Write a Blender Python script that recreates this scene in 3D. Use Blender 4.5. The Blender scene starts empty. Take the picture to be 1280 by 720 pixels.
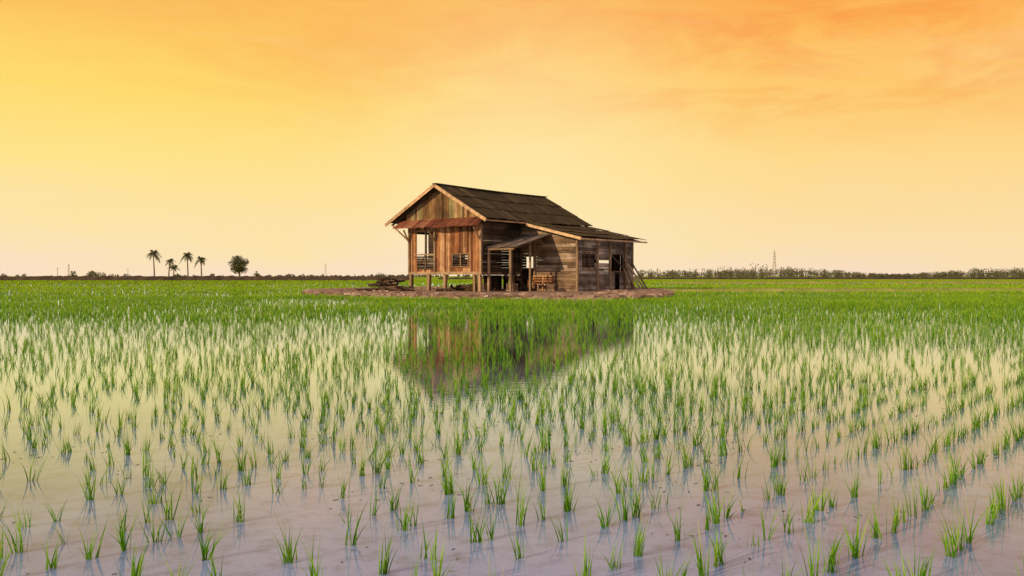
import bpy, math, random
import numpy as np
from mathutils import Vector
random.seed(7); rng=np.random.default_rng(11)
scene=bpy.context.scene
F=1100.0; H=1.05
def lin(c):
    r=[]
    for v in c:
        v=v/255.0
        r.append(v/12.92 if v<=0.04045 else ((v+0.055)/1.055)**2.4)
    return (r[0],r[1],r[2],1)
def W(px,Y): return (px-640)/F*Y
# ------------------------------------------------------------ camera
cam=bpy.data.cameras.new("camera"); co=bpy.data.objects.new("camera",cam)
scene.collection.objects.link(co); scene.camera=co
cam.sensor_width=36; cam.lens=36*F/1280; cam.clip_end=9000; cam.clip_start=0.05
co.location=(0,0,H); co.rotation_euler=(math.radians(90)-math.atan(15/F),0,0)
scene.view_settings.view_transform='Standard'; scene.view_settings.look='None'; scene.view_settings.exposure=0

# ------------------------------------------------------------ node helpers
class NT:
    def __init__(s,tree): s.t=tree; s.n=tree.nodes; s.l=tree.links
    def add(s,ty,**kw):
        n=s.n.new(ty)
        for k,v in kw.items(): setattr(n,k,v)
        return n
    def link(s,a,b): s.l.new(a,b)
    def math(s,op,a,b=None,clamp=False):
        n=s.add('ShaderNodeMath',operation=op); n.use_clamp=clamp
        for i,v in enumerate((a,b)):
            if v is None: continue
            if isinstance(v,(int,float)): n.inputs[i].default_value=v
            else: s.link(v,n.inputs[i])
        return n.outputs[0]
    def ramp(s,fac,stops,interp='LINEAR'):
        n=s.add('ShaderNodeValToRGB'); r=n.color_ramp; r.interpolation=interp
        r.elements[0].position=stops[0][0]; r.elements[0].color=stops[0][1]
        r.elements[1].position=stops[-1][0]; r.elements[1].color=stops[-1][1]
        for p,c in stops[1:-1]:
            e=r.elements.new(p); e.color=c
        s.link(fac,n.inputs[0]); return n.outputs[0]
    def mix(s,fac,a,b,mode='MIX'):
        n=s.add('ShaderNodeMix',data_type='RGBA',blend_type=mode)
        for i,v in ((0,fac),(6,a),(7,b)):
            if isinstance(v,(int,float)): n.inputs[i].default_value=v
            elif isinstance(v,tuple): n.inputs[i].default_value=v
            else: s.link(v,n.inputs[i])
        return n.outputs[2]
    def noise(s,vec,scale,detail=4,rough=.55,dist=0):
        n=s.add('ShaderNodeTexNoise'); n.inputs['Scale'].default_value=scale
        n.inputs['Detail'].default_value=detail; n.inputs['Roughness'].default_value=rough
        n.inputs['Distortion'].default_value=dist
        s.link(vec,n.inputs['Vector']); return n.outputs['Fac']
    def mapping(s,vec,scale=(1,1,1),rot=(0,0,0)):
        n=s.add('ShaderNodeMapping'); n.inputs['Scale'].default_value=scale; n.inputs['Rotation'].default_value=rot
        s.link(vec,n.inputs['Vector']); return n.outputs[0]
    def bump(s,h,strength,dist):
        n=s.add('ShaderNodeBump'); n.inputs['Strength'].default_value=strength; n.inputs['Distance'].default_value=dist
        s.link(h,n.inputs['Height']); return n.outputs[0]
def newmat(name):
    m=bpy.data.materials.new(name); m.use_nodes=True; m.node_tree.nodes.clear()
    t=NT(m.node_tree); out=t.add('ShaderNodeOutputMaterial'); return m,t,out
def g(v): return (v,v,v,1)

# ------------------------------------------------------------ world
world=bpy.data.worlds.new("World"); scene.world=world; world.use_nodes=True
world.node_tree.nodes.clear(); t=NT(world.node_tree)
tc=t.add('ShaderNodeTexCoord').outputs['Generated']
sep=t.add('ShaderNodeSeparateXYZ'); t.link(tc,sep.inputs[0]); X,Yc,Z=sep.outputs
cl=t.noise(t.mapping(tc,(2.2,2.2,11)),1.3,6,.6,.6)
cl2=t.noise(t.mapping(tc,(3,3,11),(0,.2,0)),1.7,9,.66,.9)
zz=t.math('ADD',Z,t.math('MULTIPLY',t.math('SUBTRACT',cl,.5),.09))
zz=t.math('MAXIMUM',zz,0.0)
L=t.ramp(zz,[(0,lin((250,223,198))),(.04,lin((252,227,178))),(.12,lin((255,228,140))),(.19,lin((255,219,110))),(.25,lin((253,201,98))),(.31,lin((249,181,90))),(.42,lin((215,185,175))),(.65,lin((185,188,215))),(1,lin((165,178,220)))])
R=t.ramp(zz,[(0,lin((249,221,192))),(.04,lin((251,223,170))),(.12,lin((254,216,140))),(.19,lin((254,203,112))),(.25,lin((254,187,92))),(.31,lin((251,172,76))),(.42,lin((215,180,165))),(.65,lin((185,185,215))),(1,lin((165,178,220)))])
xf=t.add('ShaderNodeMapRange'); xf.inputs[1].default_value=-.42; xf.inputs[2].default_value=.38; t.link(X,xf.inputs[0])
col=t.mix(xf.outputs[0],L,R)
cf=t.ramp(cl2,[(.42,g(0)),(.60,g(1))])
cfm=t.math('MULTIPLY',cf,t.math('ADD',t.math('MULTIPLY',xf.outputs[0],.85),.05))
cfm=t.math('MULTIPLY',cfm,t.ramp(Z,[(.14,g(0)),(.23,g(1))]))
col=t.mix(cfm,col,lin((250,160,76)))
cf2=t.ramp(cl,[(.5,g(0)),(.75,g(1))])
col=t.mix(t.math('MULTIPLY',cf2,.35),col,lin((255,228,165)))
gd=Vector((.02,1,.11)).normalized()
dt=t.add('ShaderNodeVectorMath',operation='DOT_PRODUCT'); dt.inputs[1].default_value=gd; t.link(tc,dt.inputs[0])
gl=t.math('POWER',t.math('MAXIMUM',dt.outputs['Value'],0),70)
col=t.mix(t.math('MULTIPLY',gl,.5),col,lin((255,239,186)))
bk=t.add('ShaderNodeMapRange'); bk.inputs[1].default_value=.35; bk.inputs[2].default_value=-.5; t.link(Yc,bk.inputs[0])
col=t.mix(t.math('MULTIPLY',bk.outputs[0],.8),col,lin((195,190,215)))
bg=t.add('ShaderNodeBackground'); t.link(col,bg.inputs[0]); bg.inputs[1].default_value=1.0
sky=t.add('ShaderNodeTexSky'); sky.sky_type='NISHITA'; sky.sun_disc=False
SE=math.radians(20); SAZ=math.atan2(-.80,-.60)
sky.sun_elevation=SE; sky.sun_rotation=SAZ
bg2=t.add('ShaderNodeBackground'); t.link(sky.outputs[0],bg2.inputs[0]); bg2.inputs[1].default_value=.12
up=t.ramp(Z,[(.33,g(0)),(.7,g(.3))])
ms=t.add('ShaderNodeMixShader'); t.link(up,ms.inputs[0]); t.link(bg.outputs[0],ms.inputs[1]); t.link(bg2.outputs[0],ms.inputs[2])
wo=t.add('ShaderNodeOutputWorld'); t.link(ms.outputs[0],wo.inputs[0])
# ------------------------------------------------------------ sun
sd=bpy.data.lights.new("sun",'SUN'); sd.energy=3.4; sd.angle=math.radians(.5); sd.color=(1,.78,.50)
so=bpy.data.objects.new("sun",sd); scene.collection.objects.link(so)
tosun=Vector((-.80*math.cos(SE),-.60*math.cos(SE),math.sin(SE)))
so.rotation_euler=tosun.to_track_quat('Z','Y').to_euler(); so.location=(-60,-40,40)

# ------------------------------------------------------------ mesh helpers
class MB:
    def __init__(s): s.v=[]; s.f=[]
    def hexa(s,a,b,c,d,off):
        n=len(s.v); o=Vector(off)
        q=[Vector(p) for p in (a,b,c,d)]
        s.v+=[tuple(p) for p in q]+[tuple(p+o) for p in q]
        s.f+=[(n,n+1,n+2,n+3),(n+7,n+6,n+5,n+4)]
        for i in range(4):
            j=(i+1)%4; s.f.append((n+i,n+4+i,n+4+j,n+j))
    def beam(s,p,q,w,h=None,up=(0,0,1)):
        h=h or w; p=Vector(p); q=Vector(q); d=(q-p).normalized(); u=Vector(up)
        if abs(d.dot(u))>.95: u=Vector((1,0,0))
        a=d.cross(u).normalized(); b=a.cross(d).normalized()
        a=a*w/2; b=b*h/2
        s.hexa(p-a-b,p+a-b,p+a+b,p-a+b,q-p)
    def tube(s,pts,rad,n=8):
        base=len(s.v); k=len(pts)
        for i,(p,r) in enumerate(zip(pts,rad)):
            p=Vector(p); d=(Vector(pts[min(i+1,k-1)])-Vector(pts[max(i-1,0)])).normalized()
            a=d.cross(Vector((.3,1,.1))).normalized(); b=d.cross(a)
            for j in range(n):
                an=2*math.pi*j/n; s.v.append(tuple(p+a*math.cos(an)*r+b*math.sin(an)*r))
        for i in range(k-1):
            for j in range(n):
                s.f.append((base+i*n+j,base+i*n+(j+1)%n,base+(i+1)*n+(j+1)%n,base+(i+1)*n+j))
    def quad(s,a,b,c,d):
        n=len(s.v); s.v+=[tuple(a),tuple(b),tuple(c),tuple(d)]; s.f.append((n,n+1,n+2,n+3))
    def obj(s,name,mat,parent=None,smooth=False):
        me=bpy.data.meshes.new(name); me.from_pydata(s.v,[],s.f)
        me.materials.append(mat)
        if smooth: me.polygons.foreach_set('use_smooth',[True]*len(me.polygons))
        me.update(); o=bpy.data.objects.new(name,me); scene.collection.objects.link(o)
        if parent: o.parent=parent
        return o
def empty(name,loc=(0,0,0),rz=0):
    e=bpy.data.objects.new(name,None); scene.collection.objects.link(e); e.location=loc; e.rotation_euler=(0,0,rz); e.empty_display_size=.5
    return e

# ------------------------------------------------------------ materials
def wood(name,stops,mscale,rough=.85,stain=.6):
    m,t,out=newmat(name)
    gm=t.add('ShaderNodeNewGeometry'); ob=t.add('ShaderNodeTexCoord').outputs['Object']
    base=t.ramp(gm.outputs['Random Per Island'],stops)
    gr=t.noise(t.mapping(ob,mscale),1.0,6,.65,.2)
    big=t.noise(ob,.9,5,.6,.4)
    c=t.mix(1.0,base,t.ramp(gr,[(.28,g(.5)),(.62,g(1.2))]),'MULTIPLY')
    c=t.mix(stain,c,t.ramp(big,[(.34,g(.3)),(.6,g(1.3))]),'MULTIPLY')
    p=t.add('ShaderNodeBsdfPrincipled'); t.link(c,p.inputs['Base Color']); p.inputs['Roughness'].default_value=rough
    p.inputs['Specular IOR Level'].default_value=.2
    t.link(t.bump(gr,.6,.02),p.inputs['Normal']); t.link(p.outputs[0],out.inputs[0]); return m
VS=(14,14,1.2); HS=(1.0,1.0,22)
M_red=wood("red_brown_planks",[(0,(.11,.04,.016,1)),(.35,(.27,.105,.038,1)),(.7,(.40,.18,.07,1)),(1,(.50,.30,.15,1))],VS,stain=.75)
M_gable=wood("gable_planks",[(0,(.08,.04,.015,1)),(.5,(.26,.14,.05,1)),(.85,(.42,.26,.12,1)),(1,(.16,.18,.06,1))],VS,stain=.75)
M_grey=wood("weathered_grey_planks",[(0,(.13,.10,.07,1)),(.4,(.26,.20,.145,1)),(.8,(.39,.31,.23,1)),(1,(.50,.41,.32,1))],HS,stain=.8)
M_warm=wood("weathered_warm_planks",[(0,(.12,.075,.04,1)),(.4,(.25,.155,.085,1)),(.8,(.36,.25,.15,1)),(1,(.45,.33,.22,1))],HS,stain=.8)
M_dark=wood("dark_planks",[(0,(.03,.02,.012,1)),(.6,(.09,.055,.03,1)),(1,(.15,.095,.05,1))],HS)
M_trim=wood("trim_wood",[(0,(.42,.24,.10,1)),(1,(.65,.42,.21,1))],(5,5,5),stain=.5)
M_post=wood("post_wood",[(0,(.19,.11,.05,1)),(1,(.40,.26,.14,1))],VS)
M_log=wood("log_wood",[(0,(.06,.035,.02,1)),(1,(.24,.15,.085,1))],(8,8,8))
def roofmat(name,stops):
    m,t,out=newmat(name)
    gm=t.add('ShaderNodeNewGeometry'); ob=t.add('ShaderNodeTexCoord').outputs['Object']
    base=t.ramp(gm.outputs['Random Per Island'],stops)
    n1=t.noise(ob,1.6,6,.65,.5); n2=t.noise(t.mapping(ob,(9,1,1)),1.5,4)
    c=t.mix(.8,base,t.ramp(n1,[(.3,g(.5)),(.65,(1.5,1.35,1.1,1))]),'MULTIPLY')
    c=t.mix(.8,c,t.ramp(n2,[(.3,g(.5)),(.65,g(1.3))]),'MULTIPLY')
    p=t.add('ShaderNodeBsdfPrincipled'); t.link(c,p.inputs['Base Color']); p.inputs['Roughness'].default_value=.85
    p.inputs['Specular IOR Level'].default_value=.1
    t.link(t.bump(n2,.5,.03),p.inputs['Normal']); t.link(p.outputs[0],out.inputs[0]); return m
M_roof=roofmat("old_roof_sheets",[(0,(.055,.04,.015,1)),(.5,(.068,.05,.02,1)),(.92,(.085,.062,.026,1)),(1,(.14,.10,.045,1))])
M_rust=roofmat("rusty_sheet",[(0,(.11,.035,.02,1)),(.6,(.22,.08,.045,1)),(1,(.30,.14,.08,1))])
M_gsheet=roofmat("grey_sheet",[(0,(.08,.06,.045,1)),(1,(.20,.16,.13,1))])

def leafmat(name,stops,trans=.4,noise=.4,tcol=None,nscale=.3,root=False):
    m,t,out=newmat(name)
    gm=t.add('ShaderNodeNewGeometry'); ob=t.add('ShaderNodeTexCoord').outputs['Object']
    c=t.ramp(gm.outputs['Random Per Island'],stops)
    n=t.noise(ob,nscale,4,.6)
    c=t.mix(noise,c,t.ramp(n,[(.3,(.6,.66,.5,1)),(.68,(1.35,1.2,1.0,1))]),'MULTIPLY')
    if root:  # shade painted into blade bases, yellower tips; riper crop further across the field
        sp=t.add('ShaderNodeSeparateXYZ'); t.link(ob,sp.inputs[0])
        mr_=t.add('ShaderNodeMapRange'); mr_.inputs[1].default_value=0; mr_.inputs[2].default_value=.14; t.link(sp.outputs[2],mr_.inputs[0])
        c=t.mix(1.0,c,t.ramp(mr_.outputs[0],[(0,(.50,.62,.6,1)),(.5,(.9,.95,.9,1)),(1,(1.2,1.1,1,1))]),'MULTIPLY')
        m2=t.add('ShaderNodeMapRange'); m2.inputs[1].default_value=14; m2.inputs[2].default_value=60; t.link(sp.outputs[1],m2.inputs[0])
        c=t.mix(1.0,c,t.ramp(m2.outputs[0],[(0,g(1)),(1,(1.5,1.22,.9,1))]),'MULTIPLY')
    d=t.add('ShaderNodeBsdfDiffuse'); t.link(c,d.inputs[0])
    tr=t.add('ShaderNodeBsdfTranslucent'); t.link(t.mix(1.0,c,tcol or (1.25,1.15,.6,1),'MULTIPLY'),tr.inputs[0])
    mx=t.add('ShaderNodeMixShader'); mx.inputs[0].default_value=trans
    t.link(d.outputs[0],mx.inputs[1]); t.link(tr.outputs[0],mx.inputs[2]); t.link(mx.outputs[0],out.inputs[0]); return m
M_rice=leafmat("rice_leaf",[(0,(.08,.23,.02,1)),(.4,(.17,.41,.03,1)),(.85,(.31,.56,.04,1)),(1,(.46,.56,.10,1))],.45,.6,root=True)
M_tree=leafmat("tree_leaf",[(0,(.06,.065,.025,1)),(.6,(.11,.115,.04,1)),(1,(.20,.18,.07,1))],.3,.4)
M_far=leafmat("far_leaf",[(0,(.10,.10,.055,1)),(1,(.20,.18,.11,1))],.2,.3)  # distance haze painted into the lighter brown-grey leaf colour
def plain(name,c1,c2,scale,rough=.9,bump=.3):
    m,t,out=newmat(name); ob=t.add('ShaderNodeTexCoord').outputs['Object']
    n=t.noise(ob,scale,6,.65,.3)
    p=t.add('ShaderNodeBsdfPrincipled'); t.link(t.ramp(n,[(.3,c1),(.7,c2)]),p.inputs['Base Color'])
    p.inputs['Roughness'].default_value=rough; p.inputs['Specular IOR Level'].default_value=.15
    t.link(t.bump(n,bump,.05),p.inputs['Normal']); t.link(p.outputs[0],out.inputs[0]); return m
M_mound=plain("red_earth",(.20,.11,.06,1),(.42,.28,.17,1),1.6)
M_clod=wood("earth_clods",[(0,(.20,.11,.07,1)),(.5,(.36,.22,.14,1)),(1,(.55,.40,.28,1))],(4,4,4),stain=.3)
M_bank=plain("dark_bank_earth",(.04,.03,.018,1),(.13,.08,.04,1),.4)
M_bund=plain("dry_grass_bund",(.20,.22,.05,1),(.45,.38,.12,1),.6)
M_steel=plain("galvanised_steel",(.5,.42,.33,1),(.62,.54,.44,1),2)
M_bark=plain("bark",(.14,.10,.065,1),(.26,.19,.12,1),3)
M_straw=wood("floating_straw",[(0,(.06,.045,.03,1)),(.6,(.16,.13,.08,1)),(1,(.30,.28,.12,1))],(4,4,4),stain=.2)

m,t,out=newmat("ground_field"); ob=t.add('ShaderNodeTexCoord').outputs['Object']
a=t.noise(t.mapping(ob,(.02,.05,1)),1,6,.6); b=t.noise(t.mapping(ob,(.5,.9,1)),1,5,.7)
c=t.ramp(a,[(.3,(.18,.31,.02,1)),(.5,(.30,.42,.03,1)),(.7,(.44,.46,.06,1))])
c=t.mix(.5,c,t.ramp(b,[(.35,g(.6)),(.65,g(1.25))]),'MULTIPLY')
d=t.add('ShaderNodeBsdfDiffuse'); t.link(c,d.inputs[0]); t.link(d.outputs[0],out.inputs[0]); M_ground=m
# water: silty body, blue-grey from sky reflection painted into its colour, under a mirror surface
m,t,out=newmat("paddy_water"); ob=t.add('ShaderNodeTexCoord').outputs['Object']
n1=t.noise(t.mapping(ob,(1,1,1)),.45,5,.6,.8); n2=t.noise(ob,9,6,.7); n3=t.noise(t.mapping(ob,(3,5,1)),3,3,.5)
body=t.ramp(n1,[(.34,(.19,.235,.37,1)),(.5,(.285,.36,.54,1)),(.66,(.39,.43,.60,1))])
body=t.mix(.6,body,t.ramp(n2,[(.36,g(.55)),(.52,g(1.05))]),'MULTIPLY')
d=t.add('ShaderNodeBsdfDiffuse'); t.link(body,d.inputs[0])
gs=t.add('ShaderNodeBsdfGlossy'); gs.inputs['Color'].default_value=(.80,.91,1,1); gs.inputs['Roughness'].default_value=.015
bp=t.bump(n3,.07,.01); t.link(bp,gs.inputs['Normal'])
fr=t.add('ShaderNodeFresnel'); fr.inputs[0].default_value=1.33
fm=t.math('MAXIMUM',fr.outputs[0],t.math('SUBTRACT',t.math('MULTIPLY',fr.outputs[0],2.0),.13)); fm=t.math('MINIMUM',fm,.97)
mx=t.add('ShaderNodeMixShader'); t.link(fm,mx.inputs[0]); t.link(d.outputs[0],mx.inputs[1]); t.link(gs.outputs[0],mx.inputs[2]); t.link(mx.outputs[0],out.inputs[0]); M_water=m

# ------------------------------------------------------------ ground / water
mb=MB(); mb.quad((-4000,-300,-.08),(4000,-300,-.08),(4000,7000,-.08),(-4000,7000,-.08)); mb.obj("ground",M_ground)
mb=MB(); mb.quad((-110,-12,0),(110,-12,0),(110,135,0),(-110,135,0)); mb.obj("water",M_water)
mb=MB(); rs=random.Random(5)
for k in range(60):
    Yq=rs.uniform(2.4,8); cxq=rs.uniform(-.6,.6)*Yq
    for i in range(rs.randint(2,9)):
        x=cxq+rs.gauss(0,.10); y=Yq+rs.gauss(0,.14); a=rs.uniform(0,3.14); l=rs.uniform(.003,.014); w=rs.uniform(.001,.0025)
        dx,dy=math.cos(a),math.sin(a)
        mb.hexa((x-dx*l-dy*w,y-dy*l+dx*w,.001),(x-dx*l+dy*w,y-dy*l-dx*w,.001),(x+dx*l+dy*w*.5,y+dy*l-dx*w*.5,.001),(x+dx*l-dy*w*.5,y+dy*l+dx*w*.5,.001),(0,0,.002))
mb.obj("floating_straw",M_straw)

# ------------------------------------------------------------ earth mound
poly=[(-12.2,52),(-9.5,46.5),(-5,42),(0,39.5),(4.0,38.3),(6.3,40),(7.5,43.5),(8.6,49),(9.3,55),(9.7,62),(8,69),(0,72),(-8,69),(-12.3,61)]
cx,cy=0.0,54.0
an=np.array([math.atan2(y-cy,x-cx) for x,y in poly]); ra=np.array([math.hypot(x-cx,y-cy) for x,y in poly])
o=np.argsort(an); an=an[o]; ra=ra[o]
def mr(th):
    return np.interp(th,np.concatenate([an[-2:]-2*np.pi,an,an[:2]+2*np.pi]),np.concatenate([ra[-2:],ra,ra[:2]]))
mb=MB(); NA=260; fr_=[1.0,.985,.965,.92,.8,.55,.3,.02]; zr=[-.05,.10,.20,.17,.12,.10,.10,.10]
for k,(f,z) in enumerate(zip(fr_,zr)):
    for i in range(NA):
        th=-math.pi+2*math.pi*i/NA; r=float(mr(th))*f*(1+.006*math.sin(17*th)+.004*math.sin(41*th+1))
        mb.v.append((cx+r*math.cos(th),cy+r*math.sin(th),z+(random.uniform(-.03,.04) if 0<k<4 else random.uniform(-.01,.01))))
for k in range(len(fr_)-1):
    for i in range(NA):
        j=(i+1)%NA; mb.f.append((k*NA+i,k*NA+j,(k+1)*NA+j,(k+1)*NA+i))
mb.f.append(tuple(range((len(fr_)-1)*NA,len(fr_)*NA)))
mound=mb.obj("earth_mound",M_mound,smooth=True)
mb=MB()
for i in range(2200):
    th=random.uniform(-math.pi,math.pi); f=random.choice([random.uniform(.965,1.0)]*4+[random.uniform(.6,.97)])
    r=float(mr(th))*f; s=random.uniform(.04,.13); x=cx+r*math.cos(th); y=cy+r*math.sin(th); z=.04 if f>.99 else .14
    q=[Vector((x+s*random.uniform(.7,1.6)*a,y+s*random.uniform(.7,1.3)*b,z-.05+random.uniform(-.02,.02))) for a,b in((-1,-1),(1,-1),(1,1),(-1,1))]
    mb.hexa(*q,(random.uniform(-.04,.04),random.uniform(-.04,.04),s*.9))
mb.obj("clods",M_clod,mound)

# ------------------------------------------------------------ house
TH=math.radians(52)
HX,HY=-4.85,55.0
house=empty("stilt_house",(HX,HY,0),TH)
def P(s,t_,z): return Vector((s,-t_,z))
def toworld(s,t_):
    return (HX+math.cos(TH)*s+math.sin(TH)*t_, HY+math.sin(TH)*s-math.cos(TH)*t_)
RZ=6.75; SL=.554
def rz(t_): return RZ-abs(t_)*SL
def wrz(t_): return 4.36-(t_-4.15)*.238
def sub(z0,z1,cuts):
    segs=[(z0,z1)]
    for a,b in cuts:
        n=[]
        for x,y in segs:
            if b<=x or a>=y: n.append((x,y)); continue
            if a>x: n.append((x,a))
            if b<y: n.append((b,y))
        segs=n
    return segs
def vplanks(mb,Pf,off,a0,a1,z0,top,opens=(),w=.17,drop=.0):
    a=a0
    while a<a1-.03:
        ww=min(w*random.uniform(.75,1.25),a1-a); b=a+ww-.012; c=(a+b)/2
        if random.random()<drop: a+=ww; continue
        ta,tb=top(a),top(b); z00=z0+random.uniform(-.03,.02)
        for x,y in sub(z00,max(ta,tb),[(o[2],o[3]) for o in opens if o[0]<c<o[1]]):
            o2=off*random.uniform(.8,1.5); j=off.normalized()*random.uniform(-.012,.012)
            y1=ta if y>min(ta,tb)-1e-4 else y; y2=tb if y>min(ta,tb)-1e-4 else y
            if y1<=x and y2<=x: continue
            mb.hexa(Pf(a,x)+j,Pf(b,x)+j,Pf(b,max(y2,x+.005))+j,Pf(a,max(y1,x+.005))+j,o2)
        a+=ww
def hplanks(mb,Pf,off,a0,a1,z0,top,opens=(),w=.17,drop=.0):
    z=z0; zm=max(top(a0),top(a1))
    while z<zm-.02:
        ww=w*random.uniform(.8,1.2); zt=z+ww-.012; zc=(z+zt)/2
        for x,y in sub(a0,a1,[(o[0],o[1]) for o in opens if o[2]<zc<o[3]]):
            a=x
            while a<y-.02:
                b=min(a+random.uniform(1.0,3.2),y)
                if y-b<.4: b=y
                if random.random()>drop:
                    ya=min(zt,top(a)); yb=min(zt,top(b-.01))
                    if ya>z or yb>z:
                        j=off.normalized()*random.uniform(-.015,.015); sg=random.uniform(-.012,.012)
                        mb.hexa(Pf(a,z)+j,Pf(b-.01,z+sg)+j,Pf(b-.01,max(yb,z+.01)+sg)+j,Pf(a,max(ya,z+.01))+j,off)
                a=b
        z+=ww
FS=.6; TL=-2.7; TR=3.3; FZ=1.4
inw=P(1,0,0)*.03
front_open=[(-2.1,-.5,1.45,3.85),(1.07,2.3,1.62,2.42)]
mb=MB(); vplanks(mb,lambda a,z:P(FS,a,z),inw,-.42,TR,FZ-.12,lambda a:4.25,front_open,.16)
vplanks(mb,lambda a,z:P(FS,a,z),inw,TL,-.42,FZ-.12,lambda a:4.25,front_open,.16)
mb.obj("front_wall",M_red,house)
mb=MB(); vplanks(mb,lambda a,z:P(FS-.03,a,z),inw,-3.0,TR+.1,4.2,lambda a:rz(a)-.08,[],.2,.03)
mb.obj("gable_wall",M_gable,house)
mb=MB(); hplanks(mb,lambda a,z:P(a,TR,z),P(0,-1,0)*.03,FS,4.5,FZ-.1,lambda a:rz(TR)-.1,[(2.6,3.5,1.5,3.0)],.2)
hplanks(mb,lambda a,z:P(a,TR,z),P(0,-1,0)*.03,4.5,11.4,.05,lambda a:rz(TR)-.1,[(5.2,6.4,1.5,2.5)],.2)
mb.obj("side_wall",M_dark,house)
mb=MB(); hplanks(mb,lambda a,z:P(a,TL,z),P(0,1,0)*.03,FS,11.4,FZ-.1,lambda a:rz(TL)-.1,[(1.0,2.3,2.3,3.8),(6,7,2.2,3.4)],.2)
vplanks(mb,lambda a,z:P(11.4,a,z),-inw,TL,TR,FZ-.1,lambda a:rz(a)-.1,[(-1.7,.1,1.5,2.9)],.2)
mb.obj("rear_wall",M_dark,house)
mb=MB()
s=FS+.04
while s<11.36:
    mb.hexa(P(s,TL+.03,FZ-.06),P(s+.2,TL+.03,FZ-.06),P(s+.2,TR-.04,FZ-.06),P(s,TR-.04,FZ-.06),(0,0,.05)); s+=.215
mb.beam(P(FS-.06,TL-.1,FZ-.17),P(FS-.06,TR+.12,FZ-.17),.1,.18)
mb.beam(P(FS-.1,TR+.09,FZ-.19),P(4.4,TR+.09,FZ-.19),.1,.18)
for s in (3,5.5,8,10.5): mb.beam(P(s,TL,FZ-.16),P(s,TR-.05,FZ-.16),.1,.17)
mb.obj("floor",M_post,house)
mb=MB()
for s in (FS+.05,3.9,7.6,11.2):
    for tt in (TL+.05,-1.1,.3,TR-.1):
        if s>1 and tt==-1.1: continue
        mb.beam(P(s,tt,-.02),P(s+random.uniform(-.04,.04),tt+random.uniform(-.05,.05),FZ-.2),.2 if s<1 else .17)
mb.beam(P(FS+.05,2.75,0),P(FS+.05,2.75,FZ-.2),.17)
mb.obj("stilts",M_post,house)
mb=MB()
for tt in (TL-.02,-.46,TR+.03): mb.beam(P(FS-.06,tt,FZ-.1),P(FS-.06,tt,4.2),.13)
mb.beam(P(FS-.07,-2.2,2.42),P(FS-.07,-.5,2.42),.09); mb.beam(P(FS-.07,-2.2,3.9),P(FS-.07,-.5,3.9),.09)
mb.beam(P(FS-.05,TL,3.25),P(.15,-3.95,4.4),.09); mb.beam(P(FS-.05,TL,3.1),P(FS-.6,TL-.0,4.0),.08)
mb.beam(P(FS-.05,TR,3.2),P(FS-.7,TR,4.0),.08); mb.beam(P(FS-.05,-.45,3.2),P(FS-.7,-.45,4.0),.07)
for z in (1.62,2.42): mb.beam(P(FS-.05,1.02,z),P(FS-.05,2.35,z),.07)
for tt in (1.04,1.7,2.33): mb.beam(P(FS-.06,tt,1.6),P(FS-.06,tt,2.44),.06)
mb.obj("front_frames",M_post,house)
mb=MB()
for i in range(5): z=1.5+i*.19; mb.beam(P(FS+.01,-2.08,z),P(FS+.01,-.52,z),.04,.10)
mb.beam(P(FS-.0,-1.3,1.4),P(FS-.0,-1.3,3.9),.1)
mb.beam(P(FS-.04,-2.05,1.5),P(FS-.04,-1.35,2.35),.05)
for i in range(5): z=1.7+i*.15; mb.hexa(P(FS-.02,1.06,z),P(FS-.02,2.3,z),P(FS+.06,2.3,z+.09),P(FS+.06,1.06,z+.09),(0,0,.012))
for i in range(4):
    a=-.52-i*.16; mb.hexa(P(FS+.09,a,2.5),P(FS+.09,a-.14,2.5),P(FS+.09,a-.14,3.83),P(FS+.09,a,3.83),P(1,0,0)*.02)
mb.obj("railing_and_louvres",M_dark,house)
# ---- roof
def sheets(mb,Pf,a0,a1,rows,w,off):
    for r in range(rows):
        a=a0; r0=r/rows; r1=(r+1)/rows+.02
        while a<a1-.02:
            ww=min(w*random.uniform(.85,1.15),a1-a); l=random.uniform(.0,.018)+.02
            e=random.uniform(-.012,.012) if r==rows-1 else 0
            mb.hexa(Pf(a,r0)+off*(l),Pf(a+ww+.015,r0)+off*(l+.006),Pf(a+ww+.015,min(r1,1)+e)+off*(l+.05),Pf(a,min(r1,1)+e)+off*(l+.045),off*.022)
            a+=ww
TE=4.15
up=Vector((0,0,1))
mb=MB()
sheets(mb,lambda a,r:P(a,r*TE,rz(r*TE)+.03*math.sin(a*.9)*(1 if .3<a<11 else 0)-.05*math.sin(math.pi*max(0,min(a,11.8))/11.8)),0,11.8,3,.34,up)
sheets(mb,lambda a,r:P(a,-r*(TE+.15),rz(r*TE)-.05*math.sin(math.pi*max(0,min(a,11.8))/11.8)),0,11.8,3,.34,up)
mb.obj("main_roof",M_roof,house)
mb=MB()
sheets(mb,lambda a,r:P(a,3.85+r*(8.3-3.85),wrz(3.85+r*4.45)-.03*math.sin(a)),3.96,12.0,3,.36,up)
mb.obj("wing_roof",M_roof,house)
mb=MB()
for k in range(12): mb.beam(P(k,0,RZ+.07-.05*math.sin(math.pi*k/12)),P(min(k+1.02,11.85),0,RZ+.07-.05*math.sin(math.pi*(k+1)/12)),.34,.06)
mb.obj("ridge_cap",M_roof,house)
mb=MB()
mb.beam(P(-.03,0.02,RZ-.05),P(-.03,TE+.05,rz(TE)-.06),.05,.2)
mb.beam(P(-.03,-.02,RZ-.05),P(-.03,-TE-.2,rz(TE)-.09),.05,.2)
mb.beam(P(3.92,4.2,wrz(4.2)-.05),P(3.92,8.35,wrz(8.35)-.05),.05,.17)
mb.beam(P(3.9,8.33,wrz(8.3)-.07),P(12.0,8.33,wrz(8.3)-.07),.04,.1)
mb.beam(P(0,TE+.02,rz(TE)-.06),P(3.9,TE+.02,rz(TE)-.06),.04,.09)
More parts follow.
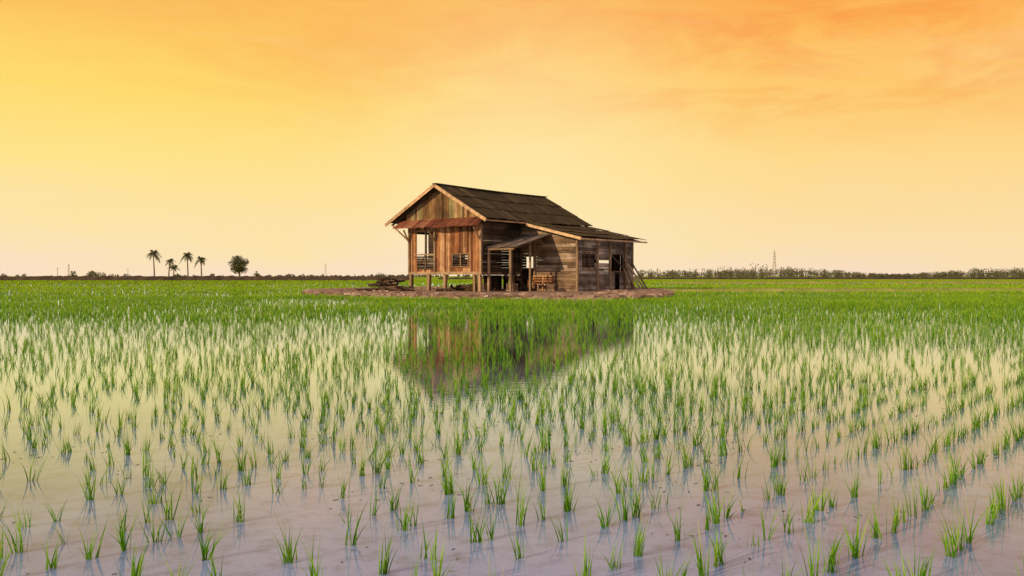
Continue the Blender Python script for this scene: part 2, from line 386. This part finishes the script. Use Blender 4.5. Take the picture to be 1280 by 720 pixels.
mb.obj("fascia",M_trim,house)
mb=MB()
for s in np.arange(.4,11.8,1.0):
    mb.beam(P(s,0,RZ-.09),P(s,TE-.05,rz(TE-.05)-.09),.06,.12); mb.beam(P(s,0,RZ-.09),P(s,-TE,rz(TE)-.09),.06,.12)
for s in np.arange(4.3,12,.9): mb.beam(P(s,3.9,wrz(3.9)-.08),P(s,8.25,wrz(8.25)-.08),.05,.1)
mb.obj("rafters",M_dark,house)
mb=MB()
a=-3.45
while a<TR+.15:
    w=random.uniform(.3,.5); l=random.uniform(-.03,.04); z=random.uniform(0,.02)
    mb.hexa(P(FS-.04,a,4.62+z),P(FS-.04,a+w+.02,4.62+z+.008),P(FS-.85,a+w+.02,4.06+l+z),P(FS-.85,a,4.06+l+z),(0,0,.02)); a+=w
mb.obj("pent_awning",M_rust,house)
# ---- wing
dz=.06
wing_top=lambda a:wrz(a)-.1
mb=MB(); hplanks(mb,lambda a,z:P(4.5,a,z),inw,TR+.04,7.7,dz,wing_top,[(3.42,4.42,.0,2.35)],.18,.01)
mb.obj("wing_front_wall",M_warm,house)
mb=MB(); hplanks(mb,lambda a,z:P(a,7.7,z),P(0,-1,0)*.03,4.54,11.0,dz,lambda a:wrz(7.7)-.1,[(5.05,6.5,1.5,2.5),(8.35,9.9,1.35,2.5),(8.9,9.5,.0,1.35)],.18,.015)
mb.obj("wing_side_wall",M_grey,house)
mb=MB(); vplanks(mb,lambda a,z:P(11.0,a,z),-inw,TR+.04,7.66,dz,wing_top,[(5,6,1.2,2.2)],.2); mb.obj("wing_rear_wall",M_dark,house)
mb=MB()
for (s,tt) in ((4.44,7.74),(4.44,4.5),(6.7,7.76),(8.2,7.76),(10.05,7.76),(11.05,7.74)):
    mb.beam(P(s,tt,0),P(s,tt,wrz(7.7)-.12),.13)
mb.beam(P(4.42,3.38,2.42),P(4.42,4.5,2.42),.08)
for z in (1.47,2.53): mb.beam(P(4.98,7.76,z),P(6.58,7.76,z),.07)
for z in (1.33,2.53): mb.beam(P(8.3,7.76,z),P(9.98,7.76,z),.07)
mb.obj("wing_posts",M_post,house)
mb=MB()
for i in range(6):
    z=1.55+i*.155; mb.hexa(P(5.07,7.66,z),P(6.48,7.66,z),P(6.48,7.6,z+.1),P(5.07,7.6,z+.1),(0,0,.015))
mb.beam(P(5.78,7.73,1.5),P(5.78,7.73,2.5),.06)
mb.beam(P(8.4,7.75,2.4),P(9.85,7.78,1.5),.04,.12)
mb.obj("wing_shutters",M_dark,house)
mb=MB()
for i,(s,e) in enumerate(((9.3,9.75),(9.6,9.9),(10.2,10.0),(10.45,10.3),(10.6,10.9))):
    mb.beam(P(s,8.7+.12*i,.1),P(e,7.85,random.uniform(1.5,2.3)),.12,.04,up=(.3,1,0))
mb.obj("leaning_planks",M_warm,house)
mb=MB()
a=3.35
while a<5.45:
    w=random.uniform(.3,.4); l=random.uniform(-.08,.05); z=random.uniform(0,.03)
    mb.hexa(P(4.4,a,3.62+z),P(4.4,a+w+.02,3.62+z+.01),P(.95+l,a+w+.02,2.76+z),P(.95+l,a,2.76+z),(0,0,.025)); a+=w
mb.obj("porch_roof",M_gsheet,house)
mb=MB()
mb.beam(P(1.05,3.3,2.68),P(1.05,5.5,2.68),.08,.12)
mb.beam(P(1.1,5.2,0),P(1.08,5.2,2.65),.14); mb.beam(P(2.9,5.3,0),P(2.9,5.3,3.1),.1); mb.beam(P(1.1,3.5,0),P(1.1,3.5,2.65),.13)
mb.beam(P(1.1,5.35,2.7),P(4.4,5.35,3.5),.07,.1); mb.beam(P(1.1,3.45,2.7),P(4.4,3.45,3.5),.07,.1)
mb.obj("porch_posts",M_post,house)
mb=MB()
for i in range(5):
    z=.28+i*.25; mb.hexa(P(2.55,4.6-i*.24,z),P(3.55,4.6-i*.24,z),P(3.55,4.35-i*.24,z),P(2.55,4.35-i*.24,z),(0,0,.05))
mb.beam(P(2.55,4.7,.05),P(2.55,3.45,1.35),.05,.16); mb.beam(P(3.55,4.7,.05),P(3.55,3.45,1.35),.05,.16)
mb.obj("steps",M_dark,house)
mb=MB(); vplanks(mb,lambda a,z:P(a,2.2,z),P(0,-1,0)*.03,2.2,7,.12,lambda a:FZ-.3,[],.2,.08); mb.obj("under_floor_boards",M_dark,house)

# ---- bench by the door
bx,by=toworld(3.95,5.3)
bench=empty("wooden_bench",(bx,by,.1),TH)
mb=MB()
for i in range(4): mb.hexa((-.25+i*.13,-.8,.45),(-.14+i*.13,-.8,.45),(-.14+i*.13,.8,.45),(-.25+i*.13,.8,.45),(0,0,.035))
mb.obj("seat",M_red,bench)
mb=MB()
for z in (.62,.78,.94): mb.beam((.3,-.8,z),(.33,.8,z),.03,.1)
mb.obj("backrest",M_red,bench)
mb=MB()
for y in (-.75,0,.75): mb.beam((-.22,y,0),(-.22,y,.449),.07); mb.beam((.26,y,0),(.34,y,1.0),.07)
for y in (-.75,.75): mb.beam((-.25,y,.68),(.3,y,.68),.06,.04); mb.beam((-.22,y,.48),(-.22,y,.66),.06)
mb.obj("legs",M_red,bench)
# ---- wood pile
def pile(name,cxw,cyw,n,spread,hh):
    e=empty(name,(cxw,cyw,.08)); mb=MB()
    for i in range(n):
        a=random.uniform(-.5,.5)+(math.pi/2 if random.random()<.25 else 0); l=random.uniform(.5,1.2)
        x=random.gauss(0,spread); y=random.uniform(-.6,.6); z=random.uniform(.05,max(.08,hh*math.exp(-(x/spread)**2*.6)))
        d=Vector((math.cos(a),math.sin(a),random.uniform(-.25,.25)))*l*.6
        c=Vector((x,y,z))
        if c.z-abs(d.z)<.02: d.z=0
        r=random.uniform(.04,.09); mb.tube([c-d,c,c+d],[r,r*1.05,r*.8],7)
    mb.obj("logs",M_log,e)
    return e
pile("wood_pile",-7.9,56.2,60,.7,.9)
px_,py_=toworld(1.8,1.0); pile("wood_pile",px_,py_,26,.9,.45)
for k,(s,tt,sz) in enumerate(((2.0,4.6,.5),(3.6,6.4,.42),(1.6,2.6,.55))):
    x,y=toworld(s,tt); e=empty("wooden_crate",(x,y,.1),TH+.3*k); mb=MB()
    for i in range(4):
        z=.04+i*sz*.25
        for q in ((-1,-1,1,-1),(1,-1,1,1),(1,1,-1,1),(-1,1,-1,-1)):
            mb.beam((q[0]*sz/2,q[1]*sz/2,z+.04),(q[2]*sz/2,q[3]*sz/2,z+.04),.02,sz*.19)
    mb.obj("slats",M_warm,e)
    mb=MB()
    for a_ in (-1,1):
        for b_ in (-1,1): mb.beam((a_*(sz/2-.03),b_*(sz/2-.03),0),(a_*(sz/2-.03),b_*(sz/2-.03),sz),.05)
    mb.obj("corners",M_post,e)

# ------------------------------------------------------------ rice
def pnoise(x,y,sc,seed=0):
    v=0; r=np.random.default_rng(seed)
    for i in range(7):
        a=r.uniform(0,2*np.pi); k=sc*r.uniform(.5,2.0); v=v+np.sin((x*np.cos(a)+y*np.sin(a))*k+r.uniform(0,6.28))
    return v/3.0
allV=[];allF=[];nv=0
def blades(bx,by,Lh,w,az,lean,curl,K,tw):
    global nv
    N=len(bx); tau=np.linspace(0,1,K+1)[None,:]
    hor=(lean[:,None]*tau+curl[:,None]*tau**2)*Lh[:,None]
    z=Lh[:,None]*(tau*np.cos(lean[:,None]*.8)-.35*np.abs(curl[:,None])*tau**3)-.02
    ca,sa=np.cos(az)[:,None],np.sin(az)[:,None]
    xc=bx[:,None]+ca*hor; yc=by[:,None]+sa*hor
    wd=w[:,None]*np.clip(1.02-tau**1.8,.04,1)*.5*(.75+.25*np.sin(np.pi*np.minimum(tau*1.3,1)))
    wx=-np.sin(tw)[:,None]; wy=np.cos(tw)[:,None]
    V=np.empty((N,K+1,2,3)); V[:,:,0,0]=xc-wx*wd; V[:,:,1,0]=xc+wx*wd; V[:,:,0,1]=yc-wy*wd; V[:,:,1,1]=yc+wy*wd; V[:,:,:,2]=z[:,:,None]
    base=nv+np.arange(N)[:,None]*(K+1)*2; k=np.arange(K)[None,:]*2
    q=np.stack([base+k,base+k+1,base+k+3,base+k+2],-1)
    allV.append(V.reshape(-1,3)); allF.append(q.reshape(-1,4)); nv+=N*(K+1)*2
def band(y0,y1,row,inrow,ang,keep,nb,K,wmul,hmul,slope=.66,pad=2.5,jit=.05):
    R_=y1*1.35+6; u=np.arange(0,R_,row); u=np.concatenate([-u[:0:-1],u]); v=np.arange(0,R_,inrow); v=np.concatenate([-v[:0:-1],v])
    U,V=np.meshgrid(u,v); U=U.ravel(); V=V.ravel()
    U=U+.07*np.sin(V*.30+U*.05)+.02*np.sin(V*1.7+U*9)+rng.normal(0,row*jit,U.size); V=V+rng.normal(0,inrow*.25,V.size)
    c,s=math.cos(ang),math.sin(ang)
    x=U*c+V*s; y=-U*s+V*c
    ok=(y>y0)&(y<y1)&(np.abs(x)<slope*np.maximum(y,0)+pad)
    x=x[ok];y=y[ok]
    dx=x-cx;dy=y-cy; ok=np.hypot(dx,dy)>mr(np.arctan2(dy,dx))*1.01+.05; x=x[ok];y=y[ok]
    ds=pnoise(x,y,.7,3); k2=np.clip(keep*(1+.26*ds+.26*np.clip(x/np.maximum(y,1)*2,-.4,1)),.25,.97); ok=rng.random(x.size)<k2; x=x[ok];y=y[ok]
    size=np.clip(1+.14*pnoise(x,y,.7,5)+rng.normal(0,.19,x.size),.45,1.6)
    n=x.size; cnt=np.maximum(3,(nb*size*rng.uniform(.5,1.4,n)).astype(int)); idx=np.repeat(np.arange(n),cnt); M=idx.size
    bx=x[idx]+rng.normal(0,.0105,M); by=y[idx]+rng.normal(0,.0105,M)
    Lh=hmul*.153*size[idx]*rng.uniform(.5,1.2,M); w=wmul*rng.uniform(.0035,.0065,M)
    taz=rng.uniform(0,2*np.pi,n)[idx]; az=taz+rng.normal(0,1.2,M); lean=np.abs(rng.normal(.09,.13,M)); curl=np.abs(rng.normal(.0,.19,M))
    blades(bx,by,Lh,w,az,lean,curl,K,rng.normal(math.pi/2,.9,M))
A=math.radians(40)
band(1.2,9,.30,.115,A,.72,11,5,1.1,1.0,jit=.035)
band(9,20,.30,.12,A,.70,7,2,1.4,1.0,jit=.035)
band(20,46,.30,.15,A,.92,8,2,2.4,.95)
band(46,90,.4,.4,A,1,8,1,7,1.1)
band(90,220,1.0,1.0,A,1,8,1,26,1.3)
V=np.concatenate(allV); Fq=np.concatenate(allF)
me=bpy.data.meshes.new("rice_plants"); me.vertices.add(len(V)); me.vertices.foreach_set('co',V.astype(np.float32).ravel())
me.loops.add(Fq.size); me.loops.foreach_set('vertex_index',Fq.astype(np.int32).ravel())
me.polygons.add(len(Fq)); me.polygons.foreach_set('loop_start',(np.arange(len(Fq))*4).astype(np.int32))
me.polygons.foreach_set('loop_total',np.full(len(Fq),4,np.int32))
me.materials.append(M_rice); me.update(calc_edges=True)
ro=bpy.data.objects.new("rice_plants",me); scene.collection.objects.link(ro)
print("rice quads",len(Fq))

# ------------------------------------------------------------ bunds & banks
def bank(name,x0,x1,y,w,h,mat,dy=0,n=120):
    mb=MB()
    for i in range(n+1):
        f=i/n; x=x0+(x1-x0)*f; yy=y+dy*f; hh=h*random.uniform(.8,1.15); j=random.uniform(-.1,.1)*w
        for (o_,z) in ((-w/2+j,-.1),(-w*.25,hh*.9),(w*.25,hh),(w/2,-.1)): mb.v.append((x,yy+o_,z))
    for i in range(n):
        for k in range(3): a=i*4+k; mb.f.append((a,a+1,a+5,a+4))
    mb.obj(name,mat,smooth=True)
bank("earth_bund",9.6,75,58,1.2,.2,M_bund,6)
bank("earth_bund",20,160,118,2.5,.3,M_bund,10)
bank("embankment",-150,-22,190,5,1.05,M_bank,4,200)
bank("embankment",-25,260,300,5,.6,M_bank,4,200)

# ------------------------------------------------------------ trees
def palm(px,D,ztop,seed,n=16,fl=2.4):
    r=random.Random(seed); x=W(px,D); e=empty("palm_tree",(x,D,0)); mb=MB()
    lean=r.uniform(-.6,.6); pts=[(lean*(i/8)**2,0,ztop*.78*i/8-.3*(i==0)) for i in range(9)]
    mb.tube(pts,[.26-.014*i for i in range(9)],8); mb.obj("trunk",M_bark,e)
    top=Vector(pts[-1]); mb=MB()
    for i in range(n):
        az=2*math.pi*i/n*2.4+r.uniform(-.2,.2); el=r.uniform(-.5,1.35); L_=fl*r.uniform(.75,1.2); d=Vector((math.cos(az),math.sin(az),0))
        c=[]
        for k in range(9):
            f=k/8; c.append(top+d*L_*math.cos(el)*f*(1-.15*f)+up*(L_*math.sin(el)*f-.9*L_*f*f*.7))
        side=Vector((-d.y,d.x,0))
        for k in range(8):
            w=L_*.28*math.sin(math.pi*min(1,(k+1)/8.5))
            for sg in (-1,1):
                for q in range(2):
                    b=c[k].lerp(c[k+1],q*.5); tip=b+side*sg*w+d*.15*L_*.5+up*(-.45*w)+Vector((0,0,r.uniform(-.08,.08)))
                    mb.quad(b,b+(c[k+1]-c[k])*.42,tip+d*.05,tip)
            mb.hexa(c[k]-side*.03,c[k]+side*.03,c[k+1]+side*.03,c[k+1]-side*.03,(0,0,.05))
    mb.obj("fronds",M_tree,e)
palm(193,300,11.4,1,26,3.2); palm(211,310,8.3,2,20,2.3); palm(235,305,10.6,3,26,2.7); palm(252,300,8.8,4,24,2.6); palm(217,320,5.2,5,22,2.7)
def leafcloud(mb,c,rad,n,size,r,flat=1.0):
    for i in range(n):
        while True:
            p=Vector((r.uniform(-1,1),r.uniform(-1,1),r.uniform(-1,1)))
            if .25<p.length<1: break
        p=Vector((p.x*rad,p.y*rad,p.z*rad*flat))+Vector(c)
        a=Vector((r.gauss(0,1),r.gauss(0,1),r.gauss(0,1))).normalized(); b=a.cross(Vector((r.gauss(0,1),r.gauss(0,1),r.gauss(0,1)))).normalized()
        s=size*r.uniform(.6,1.4); mb.quad(p-a*s,p+b*s*.6,p+a*s,p-b*s*.6)
def broad(px,D,h,wd,seed,name="broadleaf_tree"):
    r=random.Random(seed); x=W(px,D); e=empty(name,(x,D,0)); mb=MB()
    mb.tube([(0,0,-.2),(.1,0,h*.2),(0,.1,h*.45),(.1,0,h*.7)],[.32,.25,.2,.08],8)
    lv=MB()
    for i in range(15):
        az=r.uniform(0,6.28); rr=wd*.5*r.uniform(.2,.8); z=h*r.uniform(.36,.86); rr*=math.sqrt(max(.1,1-((z/h-.6)/.42)**2))
        c=(rr*math.cos(az),rr*math.sin(az),z); mb.tube([(0,0,h*.3),(c[0]*.5,c[1]*.5,(h*.3+z)/2),c],[.14,.09,.03],5)
        leafcloud(lv,c,wd*.2,170,.17,r,.8)
    leafcloud(lv,(0,0,h*.62),wd*.36,500,.18,r,.8)
    mb.obj("trunk",M_bark,e); lv.obj("crown",M_tree,e)
broad(299,250,7.0,6.4,21)
def mass(name,x0,x1,D,h0,h1,n,mat,seed,dens=40,gap=0):
    r=random.Random(seed); mb=MB()
    for i in range(n):
        px=r.uniform(x0,x1); d=D*r.uniform(.93,1.08); hh=r.uniform(h0,h1)*(1+.5*math.sin(px*.021)*math.sin(px*.0063+1))
        if gap and math.sin(px*.05+seed)+r.uniform(-.4,.4)<gap-1: continue
        x=W(px,d); rad=hh*.5
        leafcloud(mb,(x,d,hh*.5),rad,dens,.32*max(1,d/450),r,1.0)
        if hh>h1*.8: mb.tube([(x,d,0),(x,d,hh*.9)],[.2,.1],4)
    mb.obj(name,mat)
mass("distant_tree_line",800,1500,560,2.6,5.6,620,M_far,31,55)
mass("distant_tree_line",880,960,480,3,6.5,16,M_far,32,60)
mass("distant_tree_line",-200,480,420,1.0,2.6,170,M_far,33,30,.9)
mass("distant_shrubs",20,330,260,1.4,2.5,26,M_tree,34,60,.8)
mass("distant_tree_line",320,800,800,1.3,2.6,200,M_far,35,25)
def tower(px,D,h,th):
    e=empty("lattice_tower",(W(px,D),D,0)); mb=MB(); b=h*.07; tp=.25
    def c(f,i): w=b*(1-f)+tp*f; return Vector(((-w,w,w,-w)[i],(-w,-w,w,w)[i],h*f))
    N=8
    for i in range(4):
        mb.beam(c(0,i),c(1,i),th*1.3)
        for k in range(N):
            mb.beam(c(k/N,i),c((k+1)/N,(i+1)%4),th*.6); mb.beam(c(k/N,(i+1)%4),c((k+1)/N,i),th*.6)
    for f in (.78,.9): mb.beam((-h*.07,0,h*f),(h*.07,0,h*f),th*1.2)
    mb.beam((0,0,h),(0,0,h*1.08),th); mb.obj("lattice",M_steel,e)
tower(968,800,24,.2); tower(86,800,12,.09); tower(407,900,14,.08)
def pole(px,D,h):
    e=empty("utility_pole",(W(px,D),D,0)); mb=MB(); mb.tube([(0,0,-.2),(0,0,h*.5),(0,0,h)],[.12,.10,.08],6)
    mb.beam((-.7,0,h*.92),(.7,0,h*.92),.08); mb.obj("pole",M_bark,e)
for p_,h_ in ((72,5),(160,4.5)): pole(p_,420,h_)
